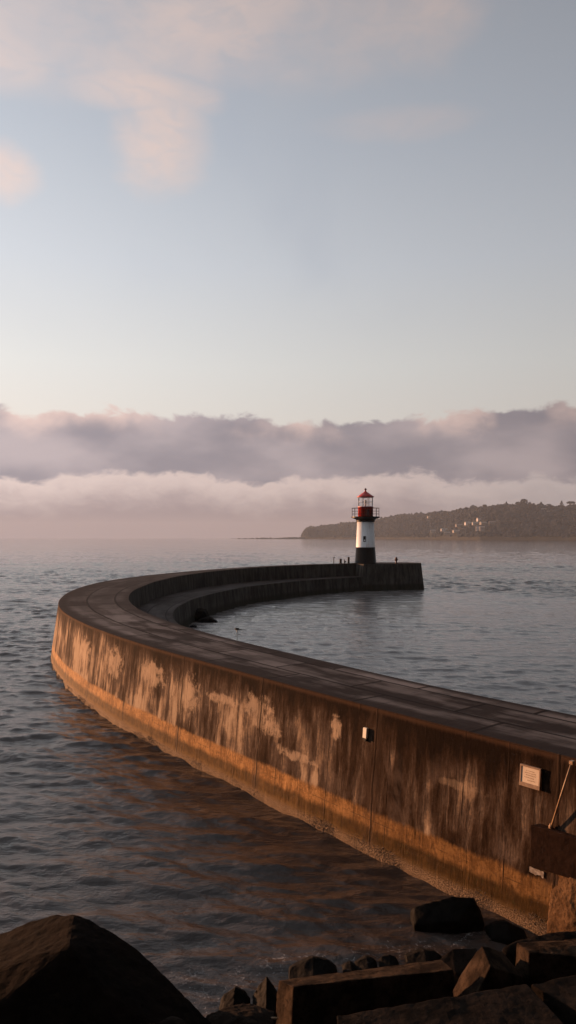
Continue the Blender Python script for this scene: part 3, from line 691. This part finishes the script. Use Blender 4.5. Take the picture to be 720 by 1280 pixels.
# long flat slab behind
z6 = 1.45
pts = [un(627,1186,z6-.15), un(640,1177,z6), un(690,1165,z6+.02), un(760,1158,z6+.05), un(760,1184,z6), un(632,1192,z6-.18)]
pts += [Vector((p.x, p.y, -.3)) for p in (pts[0], pts[3], pts[4])]+[Vector((pts[1].x+.1, pts[1].y+.4, -.3))]
st('sloping_slab', pts, M['slab'], 'smooth grey slab sloping up to the right at the foot of the encrusted pillar', 'stone slab', G1, bevel=.04, size=.08, amp=.015, seed=10, edge_amp=.02)
z8 = 1.0
pts = [un(549,1199,z8-.2), un(566,1186,z8), un(596,1184,z8), un(604,1200,z8-.1), un(570,1216,z8-.3), un(596,1226,z8-.4)]
pts += [Vector((p.x, p.y, -.3)) for p in (pts[0], pts[1], pts[3], pts[5])]
st('tilted_slab', pts, M['slab'], 'thin tilted grey slab just behind the end of the long block', 'stone slab', G1, bevel=.025, size=.07, amp=.012, seed=11, edge_amp=.045)
# low wet rocks on the waterline
G2 = 'low wet black rocks at the waterline'
def lowrock(px0, px1, pyt, pyb, label, zb=0.0, seed=0, depth=.7, lit=False, shape=None):
    b0, b1 = un(px0, pyb, zb), un(px1, pyb, zb); D = (b0.y+b1.y)/2; w = b1.x-b0.x; h = (pyb-pyt)*D/F*(1.0 if px1-px0 > 80 else 1.35)+zb
    rs = random.Random(seed+77); pts = []
    prof = shape or [(0,rs.uniform(.3,.6)),(.15,rs.uniform(.6,.95)),(.5,1.0),(.8,rs.uniform(.5,1.)),(1,rs.uniform(.2,.5))]
    for (t, hh) in prof:
        for dd in (-.5, .0, .5):
            k = 1 if dd == 0 else .5
            pts.append(Vector((b0.x+w*t, D+dd*depth*(.5+1.0*math.sin(math.pi*min(max(t,.12),.88))), zb-.0+h*hh*k*rs.uniform(.92,1.04))))
    for t in (.02, .98):
        for dd in (-.5, .5): pts.append(Vector((b0.x+w*t, D+dd*depth, -.5)))
    return st('wet_rock', pts, M['wet'], label, 'rock', G2, bevel=.02, size=.05, amp=.018, seed=seed, coarse=.03, edge_amp=.05)
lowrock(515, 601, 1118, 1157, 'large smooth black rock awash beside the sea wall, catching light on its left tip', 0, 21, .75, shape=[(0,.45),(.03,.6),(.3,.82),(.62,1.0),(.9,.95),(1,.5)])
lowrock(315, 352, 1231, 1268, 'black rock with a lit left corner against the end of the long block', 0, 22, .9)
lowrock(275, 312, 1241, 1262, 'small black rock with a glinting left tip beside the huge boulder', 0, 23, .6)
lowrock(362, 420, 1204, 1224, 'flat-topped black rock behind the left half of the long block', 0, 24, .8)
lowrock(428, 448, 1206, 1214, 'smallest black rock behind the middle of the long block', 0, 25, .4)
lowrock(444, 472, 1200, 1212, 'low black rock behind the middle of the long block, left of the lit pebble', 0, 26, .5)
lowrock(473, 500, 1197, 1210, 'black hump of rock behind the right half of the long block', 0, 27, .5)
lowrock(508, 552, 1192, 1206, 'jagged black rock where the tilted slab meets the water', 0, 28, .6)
lowrock(610, 655, 1156, 1172, 'black rock shape standing in for a dark shadow at the foot of the sea wall before the pillar', 0, 29, .7)  # low mound added in place of the dark shadow at the wall foot
# stones filling the gap at the bottom centre
pts = [atD(258,1266,13.4), atD(300,1256,13.9), atD(345,1262,13.8), atD(340,1300,12.8), atD(260,1300,12.8), atD(300,1272,13.0), Vector((-1.8,14.6,.2)), Vector((-.3,14.8,.2))]
st('flat_rock', pts, M['slab'], 'flat shadowed rock between the huge boulder and the long block', 'rock', G1, bevel=.05, size=.08, amp=.04, seed=31, coarse=.05, edge_amp=.05)
pts = [atD(198,1276,12.2), atD(214,1269,12.4), atD(232,1274,12.3), atD(240,1295,12.1), atD(195,1300,12), atD(220,1300,12.8)]
st('small_stone', pts, M['slab'], 'small rounded grey stone in front of the huge boulder at the bottom edge', 'stone', G1, bevel=.05, size=.05, amp=.02, seed=32)
# bent pipe end
bm = bmesh.new(); c0 = atD(333,1282,13.5)
tube(bm, [c0+Vector((-.28,-.1,-.10)), c0+Vector((-.2,-.05,.02)), c0+Vector((-.05,0,.11)), c0+Vector((.12,.0,.14)), c0+Vector((.2,.05,.1))], .022, 8)
tag(obj('bent_rod', bm, M['rust'], smooth=True), 'short curved rusty rod poking out beside the end of the long block', 'rod')
# rubble further along the shore on both sides (beyond the frame, and between)
rs = random.Random(5)
bmats = [M['slab'], M['boulder'], M['riprap']]
def blockstone(c, s, seed):
    rr = random.Random(seed); rot = Matrix.Rotation(rr.uniform(0,3.1), 4, 'Z') @ Matrix.Rotation(rr.uniform(-.4,.4), 4, 'X')
    return [Vector(c)+rot @ Vector((dx*s[0]*rr.uniform(.8,1.1), dy*s[1]*rr.uniform(.8,1.1), dz*s[2]*rr.uniform(.7,1.1))) for dx in (-.5,.5) for dy in (-.5,.5) for dz in (-.5,.5)]

# harbour side rocks by the quay
def harb(px, py, w, h, d, label, seed, prof):
    c = un(px, py, 0); pts = []
    for (t, hh) in prof:
        for dd in (-.5,0,.5): pts.append(Vector((c.x+w*(t-.5), c.y+dd*d, h*hh*(1 if dd == 0 else .8))))
    for t in (.0, 1.):
        for dd in (-.5,.5): pts.append(Vector((c.x+w*(t-.5), c.y+dd*d, -.5)))
    return st('harbour_rock', pts, M['wet'], label, 'rock', 'black rocks at the quay foot', bevel=.1, size=.25, amp=.08, seed=seed, coarse=.1)
harb(252.5, 776, 1.7, 1.75, 1.7, 'tall rounded black rock shape standing in for a dark culvert mouth in the inner quay wall', 41, [(0,.6),(.2,.95),(.5,1.0),(.8,.85),(1,.4)])  # boulder form stands in for the dark culvert opening
harb(260, 777.5, 2.4, .75, 1.3, 'low wedge of black rock lying on the harbour water by the culvert stand-in', 42, [(0,.5),(.35,.8),(.55,1.0),(.8,.5),(1,.15)])
harb(241.5, 784, .9, .28, .8, 'little black rock just showing above the near deck edge', 43, [(0,.5),(.5,1.0),(1,.4)])

# ------------------------------------------------------------------ far headland
RID = [(376,.3),(379,5),(383,11),(400,12.5),(420,14.5),(440,17),(475,22),(500,25.5),(530,28),(560,30.5),(576,33.5),(606,36.5),(622,38.5),(650,39),(690,37),(720,37.5),(780,41),(860,38),(960,30),(1050,18),(1100,2)]
DSH = [(376,5000),(480,4100),(600,2900),(720,2550),(900,2400),(1100,2300)]
us = np.linspace(376, 1100, 260); tsn = 34
V = []; FA = []
def landz(px, t):
    Ds = np.interp(px, *zip(*DSH)); r = np.interp(px, *zip(*RID)); D = Ds+1100*t
    hmax = 11+r/F*(Ds+1100*.55)
    f = np.interp(t, [0,.015,.12,.3,.55,.8,1], [0,.10,.30,.62,1.0,.85,.5])
    if px < 386: f = np.interp(t, [0,.02,.1,.55,1], [0,.55,.85,1.,.6])
    return D, hmax*f
for px in us:
    for t in np.r_[0, .007, .015, np.linspace(.04, 1, tsn-3)]:
        D, z = landz(px, t); xx = (px-360)*D/F
        z += noise.fractal(Vector((xx, D, 0))*.006, 1, 2, 4)*9*min(t*6, 1) - (1.5 if t == 0 else 0)
        V.append((xx, D, z))
for r_ in range(len(us)-1):
    for c_ in range(tsn-1): a = r_*tsn+c_; FA.append((a, a+tsn, a+tsn+1, a+1))
LV = [Vector(v) for v in V]; lb = BVHTree.FromPolygons(LV, FA)
tag(obj('headland_hill', (V, FA), M['land'], smooth=True), kind='structure')
def onland(px, py):
    d = Vector(((px-360)/F, 1, -(py-HZ)/F)).normalized(); h = lb.ray_cast(Vector((0,0,CH)), d); return h[0]
def ground(x, y):
    h = lb.ray_cast(Vector((x, y, 900)), Vector((0,0,-1))); return h[0].z if h[0] else None
# low reef running out to the left
V = []; FA = []; nn_ = 90
for i in range(nn_+1):
    px = 286+i*(382-286)/nn_; D = 4700; hh = (np.interp(px, [286,300,318,330,345,360,378,382], [0,4,5,9,6,11,12,18]) + 5*noise.noise(Vector((px*.35,0,0))))*(1 if 0 < i else 0)
    for dd, k in ((-60,-.1),(-20,.8),(0,1),(30,.7),(80,-.1)): V.append(((px-360)*(D+dd)/F, D+dd, max(hh,0)*k-.5))
for i in range(nn_):
    for c_ in range(4): a = i*5+c_; FA.append((a, a+5, a+6, a+1))
tag(obj('reef_terrain', (V, FA), M['land']), kind='structure')

# woods on the hill: leaf clumps too many to count
HOUSES = [(541,665.6,7,3.2,'palewall','roof2','low cream house near the shore at the left end of the village'),
 (555,663.6,8,3.0,'whitewall','roof2','small white house just above the grey-roofed shore house'),
 (559,668.0,8,3.0,'greywall','roof2','grey house with pale roof close to the water'),
 (570.5,665.4,9,2.8,'palewall','roof2','long low cream house near the shore in the middle of the village'),
 (573.5,658.3,8,3,'greywall','roof','grey house with dark roof on the slope, left of the white-gabled one'),
 (585,656,8,3.6,'whitewall','roof2','white gabled house high on the slope in the village middle'),
 (594,656,7.5,3.2,'palewall','roof2','cream house immediately above the bright white block'),
 (598.5,651.3,5,3.8,'whitewall','roof','narrow white house, topmost of the village'),
 (604,655.6,8,3,'greywall','roof2','grey house above and right of the bright white block'),
 (597.2,663.2,4.6,5.2,'whitewall','roof','tall bright white block facing the water, brightest in the village'),
 (602.8,663.2,6.4,5.0,'greywall','roof','tall grey block joined beside the bright white one'),
 (615.5,654.6,9,2.6,'greywall','roof','faint grey house at the right end of the village'),
 (536,648,3.6,2.6,'palewall','roof2','lone pale house on the ridge left of the village'),
 (680,637,7,1.6,'greywall','roof2','long pale-roofed house under the ridge pines on the right'),
 (683,640.2,6,1.6,'palewall','roof2','small cream house just below the long pale-roofed one')]
hpos = []
for (px, py, w, h, wm_, rm_, lab) in HOUSES:
    g = onland(px, py)
    if g is None: continue
    hpos.append((g, px, py, w, h, wm_, rm_, lab))
bmw = []
def ico_pts():
    bm = bmesh.new(); bmesh.ops.create_icosphere(bm, subdivisions=1, radius=1); v = np.array([x.co[:] for x in bm.verts]); f = np.array([[q.index for q in p.verts] for p in bm.faces]); bm.free(); return v, f
IV, IFc = ico_pts()
def clumps(centres, radii, flat=.8, jit=.38, seed=0):
    r_ = np.random.RandomState(seed); Vs = []; Fs = []; k = 0
    for c, r0 in zip(centres, radii):
        v = IV*(1+(r_.rand(len(IV),1)-.5)*2*jit)*r0; v[:,2] *= flat; Vs.append(v+np.array(c)); Fs.append(IFc+k); k += len(IV)
    return np.concatenate(Vs), np.concatenate(Fs)
cs = []; rr_ = []
while len(cs) < 11000:
    px = RS.uniform(377, 1080); t = RS.rand()**1.3*.75+.012
    if px > 740 and RS.rand() < .5: continue
    D, _ = landz(px, t); x = (px-360)*D/F; g = ground(x, D)
    if g is None: continue
    r0 = RS.uniform(4., 9.)*(1 if px > 400 else .8)*(1.0+.6*max(0, noise.noise(Vector((x*.012, D*.01, 1)))*2)*(RS.rand() < .5))
    skip = False
    for (hp_, hx, hy, hw, hh_, *_r) in hpos:
        if abs(x-hp_.x) < hw*.55*hp_.y/F+r0*.6 and -75 < D-hp_.y < 22: skip = True; break
        if abs(x-hp_.x) < hw*.5*hp_.y/F and -75 < D-hp_.y < 60 and RS.rand() < .6: skip = True; break
    if skip: continue
    cs.append((x, D, g+r0*RS.uniform(.3, .9))); rr_.append(r0)
Vv, Fv = clumps(cs, rr_, 1.1, .42, 3)
tag(obj('woods', (Vv.tolist(), Fv.tolist()), M['leaf']), 'dense dark woods covering the far headland', 'woods', kind='stuff')
# single ridge trees
def tree(px, top, base_py, w, shape, label):
    # stands on the ridge; the crown is many leaf clumps of uneven size
    D0, _ = landz(px, .55); x = (px-360)*D0/F; g = ground(x, D0) or 100; ztop = CH+(HZ-top)*D0/F; H = max(ztop-g, 14); rw_ = w*D0/F/2
    e = empty('pine_tree' if shape == 'umbrella' else 'ridge_tree', (x, D0, g-1), label, 'tree', 'trees standing out along the ridge')
    bm = bmesh.new(); tube(bm, [(0,0,0),(rw_*.05,0,H*.4),(-rw_*.04,0,H*.75),(0,0,H*.9)], [H*.03,H*.022,H*.014,H*.006], 7)
    for q in range(5):
        a = q*1.3; tube(bm, [(0,0,H*(.5+.06*q)), (math.cos(a)*rw_*.6, math.sin(a)*rw_*.6, H*(.66+.06*q))], [H*.012,H*.005], 5)
    obj('trunk', bm, M['bark'], e)
    c_ = []; r2 = []
    for q in range(150):
        u = RS.rand(); a = RS.rand()*6.28
        if shape == 'cone': zz = .30+.68*u; rad_ = rw_*(1.02-u)*1.0
        elif shape == 'umbrella': zz = .74+.22*RS.rand(); rad_ = rw_*math.sqrt(max(0, 1-((zz-.80)/.2)**2))
        else: zz = .3+.68*u; rad_ = rw_*math.sqrt(max(0.02, 1-((zz-.62)/.40)**2))
        k = rad_*math.sqrt(RS.rand())
        c_.append((k*math.cos(a), k*math.sin(a), zz*H)); r2.append(rw_*RS.uniform(.10,.22))
    v, f = clumps(c_, r2, .75, .45, int(px))
    obj('crown', (v.tolist(), f.tolist()), M['leaf'], e)
tree(633, 626.5, 633, 5, 'cone', 'small pointed tree left of the biggest round tree on the ridge')
tree(647, 627, 633, 6, 'round', 'medium round tree touching the left side of the biggest ridge tree')
tree(655, 623.6, 632, 9.5, 'round', 'biggest round-crowned tree on the ridge')
tree(676.5, 627.2, 634, 7.0, 'cone', 'broad pointed tree right of the biggest round tree')
tree(686, 630, 634, 6.5, 'umbrella', 'small umbrella-shaped tree beside the broad pointed tree')
tree(702, 625.6, 634, 6, 'cone', 'tall narrow pointed tree near the right end of the ridge')
tree(713.5, 626.6, 635, 10, 'umbrella', 'wide flat-topped umbrella pine at the right edge of the ridge')
tree(606, 630.5, 636, 6, 'round', 'low round tree where the ridge begins to rise right of the village')
for (g, px, py, w, h, wm_, rm_, lab) in hpos:
    k = g.y/F; W_, H_ = w*k, h*k; e = empty('house', g-Vector((0,0,2)), lab, 'house', 'houses of the far village', rz=RS.uniform(-.25,.25)); dp = W_*.8
    bm = bmesh.new(); box(bm, (0,0,H_*.40+1), (W_*.92,dp,H_*.8+2)); obj('wall', bm, M[wm_], e)
    bm = bmesh.new(); z0_ = H_*.8+2.01; x_ = W_*.5; y_ = dp*.56
    vs = [bm.verts.new(p) for p in ((-x_,-y_,z0_),(x_,-y_,z0_),(x_,y_,z0_),(-x_,y_,z0_),(-x_*.92,0,z0_+H_*.34),(x_*.92,0,z0_+H_*.34))]
    for f in ((0,1,5,4),(1,2,5),(2,3,4,5),(3,0,4),(3,2,1,0)): bm.faces.new([vs[i] for i in f])
    obj('roof', bm, M[rm_], e)
    for q in (-.28, 0, .28):
        for zz in ((.45,) if H_ < 11 else (.3, .65)):
            bm = bmesh.new(); box(bm, (q*W_,-dp/2-.06,2+H_*.8*zz), (W_*.13,.3,H_*.15)); obj('window', bm, M['pane'], e)

# ------------------------------------------------------------------ haze
bm = bmesh.new(); HB = 8600.
box(bm, (0, 0, (185-6)/2), (2*HB, 2*HB, 185+6))
m, n = mat('haze_air'); pv = n.n('ShaderNodeVolumePrincipled'); pv.inputs['Color'].default_value = (.68,.82,1.0,1); pv.inputs['Density'].default_value = .00006; pv.inputs['Anisotropy'].default_value = 0.0
on = n.n('ShaderNodeOutputMaterial'); n.l(pv.outputs[0], on.inputs['Volume'])
tag(obj('haze', bm, m), kind='stuff', label='thin even sea haze over the whole bay', cat='haze')

# ------------------------------------------------------------------ sky and sun
SAZ, SEL = math.atan2(-.85, .53), R(4.5)            # azimuth from +Y towards +X
w = bpy.data.worlds.new('World'); sc.world = w; w.use_nodes = True; n = NT(w.node_tree)
co = n.n('ShaderNodeTexCoord').outputs['Generated']; s = sep(n, co)
el = n.m('MULTIPLY', n.m('ARCSINE', s[2]), 57.29578); az = n.m('MULTIPLY', n.m('ARCTAN2', s[0], s[1]), 57.29578)
sky = n.n('ShaderNodeTexSky', sky_type='NISHITA'); sky.sun_disc = False; sky.sun_elevation = SEL; sky.sun_rotation = SAZ % (2*math.pi)
sky.air_density = 1.0; sky.dust_density = 2.0; sky.ozone_density = 1.5
def c8(r, g, b):
    f = lambda v: (v/255/12.92 if v/255 < .04045 else ((v/255+.055)/1.055)**2.4); return (f(r), f(g), f(b))
ramp = n.ramp(n.m('DIVIDE', el, 60.0), [(0.0, c8(190,178,174)), (.13, c8(216,207,199)), (.22, c8(212,210,207)), (.34, c8(195,198,204)), (.48, c8(174,179,188)), (.62, c8(158,162,170)), (1.0, c8(144,146,152))])
# thin high veil: brighter towards the sun, darker away from it
side = n.sm(az, 30., -45., .66, 1.12)
back = n.sm(n.m('ABSOLUTE', n.m('SUBTRACT', n.m('MODULO', n.m('ADD', az, 50.+540.), 360.), 180.)), 60., 150., 1.0, .38)
veil = n.mix(1.0, ramp, comb(n, n.m('MULTIPLY', side, back), n.m('MULTIPLY', side, back), n.m('MULTIPLY', side, back)), 'MULTIPLY')
veil10 = n.mix(1.0, veil, (10., 10., 10.), 'MULTIPLY')
base = n.mix(.9, sky.outputs[0], veil10)
lit = n.m('MULTIPLY', side, back)
def cl(c): 
    v = n.mix(1.0, (c[0]*10, c[1]*10, c[2]*10), comb(n, lit, lit, lit), 'MULTIPLY'); return v
P2 = comb(n, az, el)
# high soft pink wisps
wn_ = n.noise(P2, .10, 4, .5, .4, sc3=(.75,1.2,1)); wn2 = n.noise(P2, .17, 6, .52, .5, sc3=(.8,1.3,1))
acc = None
for (a0, e0, ha, he, st_) in ((-10.0,28.3,3.4,3.0,.80),(-21.5,25.3,2.2,1.8,.7),(8.5,29.6,5.5,1.0,.22),(-5.0,37.2,18.,5.0,.52),(-22.,33.5,12.,3.4,.45),(-12,31.2,6.5,1.3,.55),(-45.,28.,14,3,.6),(-70,20,20,5,.5),(60,40,20,6,.4)):
    d = n.m('ADD', n.m('POWER', n.m('DIVIDE', n.m('SUBTRACT', az, a0), ha*1.1), 2.0), n.m('POWER', n.m('DIVIDE', n.m('SUBTRACT', el, e0), he*1.05), 2.0))
    v = n.m('MULTIPLY', n.sm(n.m('ADD', d, n.m('MULTIPLY', n.m('SUBTRACT', wn2, .5), 2.6)), 1.7, -.4), st_)
    acc = v if acc is None else n.m('MAXIMUM', acc, v)
wf = n.noise(P2, .55, 7, .6, .8, sc3=(.6,1.6,1))
wisp = n.m('MULTIPLY', acc, n.m('MULTIPLY', n.sm(wn_, .25, .62, .45, 1.0), n.sm(wf, .25, .62, .62, 1.05)))
base = n.mix(n.m('MULTIPLY', wisp, .8), base, cl(c8(228,193,174)))
# broad dim blue-grey patches
base = n.mix(n.m('MULTIPLY', n.sm(n.noise(P2, .06, 4, .5, .3), .48, .7), n.sm(el, 12., 24., 0., .22)), base, cl(c8(150,158,174)))
# cloud bank with a billowing top
e1 = n.m('ADD', n.m('ADD', 9.35, n.m('MULTIPLY', n.m('SUBTRACT', n.noise(comb(n, az, 2.), .085, 3, .5), .5), 3.4)), n.m('MULTIPLY', n.m('SUBTRACT', n.noise(comb(n, az, n.m('MULTIPLY', el, 1.5)), .38, 6, .62, .4), .5), 3.0))
d1 = n.m('SUBTRACT', el, e1); m1 = n.sm(d1, .32, -.28)
rim = n.sm(d1, -2.1, .1)
bt1 = n.noise(comb(n, az, n.m('MULTIPLY', el, 2.2)), .12, 4, .45)
body = n.mix(n.sm(bt1, .35, .68), cl(c8(137,130,137)), cl(c8(172,159,161)))
body = n.mix(n.m('MULTIPLY', rim, n.m('MULTIPLY', n.sm(n.noise(comb(n, az, el), .16, 3, .5), .42, .62), .65)), body, cl(c8(226,196,184)))
base = n.mix(n.m('MULTIPLY', m1, .97), base, body)
e2 = n.m('ADD', n.m('ADD', 4.6, n.m('MULTIPLY', n.m('SUBTRACT', n.noise(comb(n, az, 7.), .11, 3, .5), .5), 4.2)), n.m('MULTIPLY', n.m('SUBTRACT', n.noise(comb(n, az, n.m('MULTIPLY', el, 2.)), .5, 6, .62, .4), .5), 2.4))
d2 = n.m('SUBTRACT', el, e2); m2 = n.sm(d2, .3, -.35)
low = n.mix(n.sm(d2, -3.2, -.1), cl(c8(148,133,135)), cl(c8(203,184,178)))
low = n.mix(n.m('MULTIPLY', n.sm(az, 2., 26.), .5), low, cl(c8(170,166,168)))
base = n.mix(n.m('MULTIPLY', m2, .97), base, low)
bg = n.n('ShaderNodeBackground'); n.l(base, bg.inputs[0]); bg.inputs[1].default_value = .067
ow = n.n('ShaderNodeOutputWorld'); n.l(bg.outputs[0], ow.inputs[0])

L = bpy.data.lights.new('sun', 'SUN'); L.energy = 5.0; L.angle = R(.5); L.color = (1.0, .48, .235)
so_ = bpy.data.objects.new('sun', L); COL.objects.link(so_)
sd = Vector((math.sin(SAZ)*math.cos(SEL), math.cos(SAZ)*math.cos(SEL), math.sin(SEL)))
so_.rotation_euler = sd.to_track_quat('Z', 'Y').to_euler(); so_.location = sd*200

# ------------------------------------------------------------------ camera
cam = bpy.data.cameras.new('camera'); co_ = bpy.data.objects.new('camera', cam); COL.objects.link(co_); sc.camera = co_
co_.location = (0, 0, CH); co_.rotation_euler = (R(90), 0, 0)
cam.sensor_fit = 'VERTICAL'; cam.sensor_height = 36; cam.lens = 36*F/1280; cam.shift_y = (HZ-640)/1280
cam.clip_start = .1; cam.clip_end = 60000
sc.render.engine = 'CYCLES'; sc.cycles.use_denoising = True
sc.cycles.volume_bounces = 1; sc.cycles.max_bounces = 6; sc.cycles.diffuse_bounces = 3; sc.cycles.transmission_bounces = 6
sc.cycles.caustics_reflective = False; sc.cycles.caustics_refractive = False
sc.view_settings.view_transform = 'Standard'; sc.view_settings.look = 'None'; sc.view_settings.exposure = 1.0; sc.view_settings.gamma = 1; sc.view_settings.use_curve_mapping = False
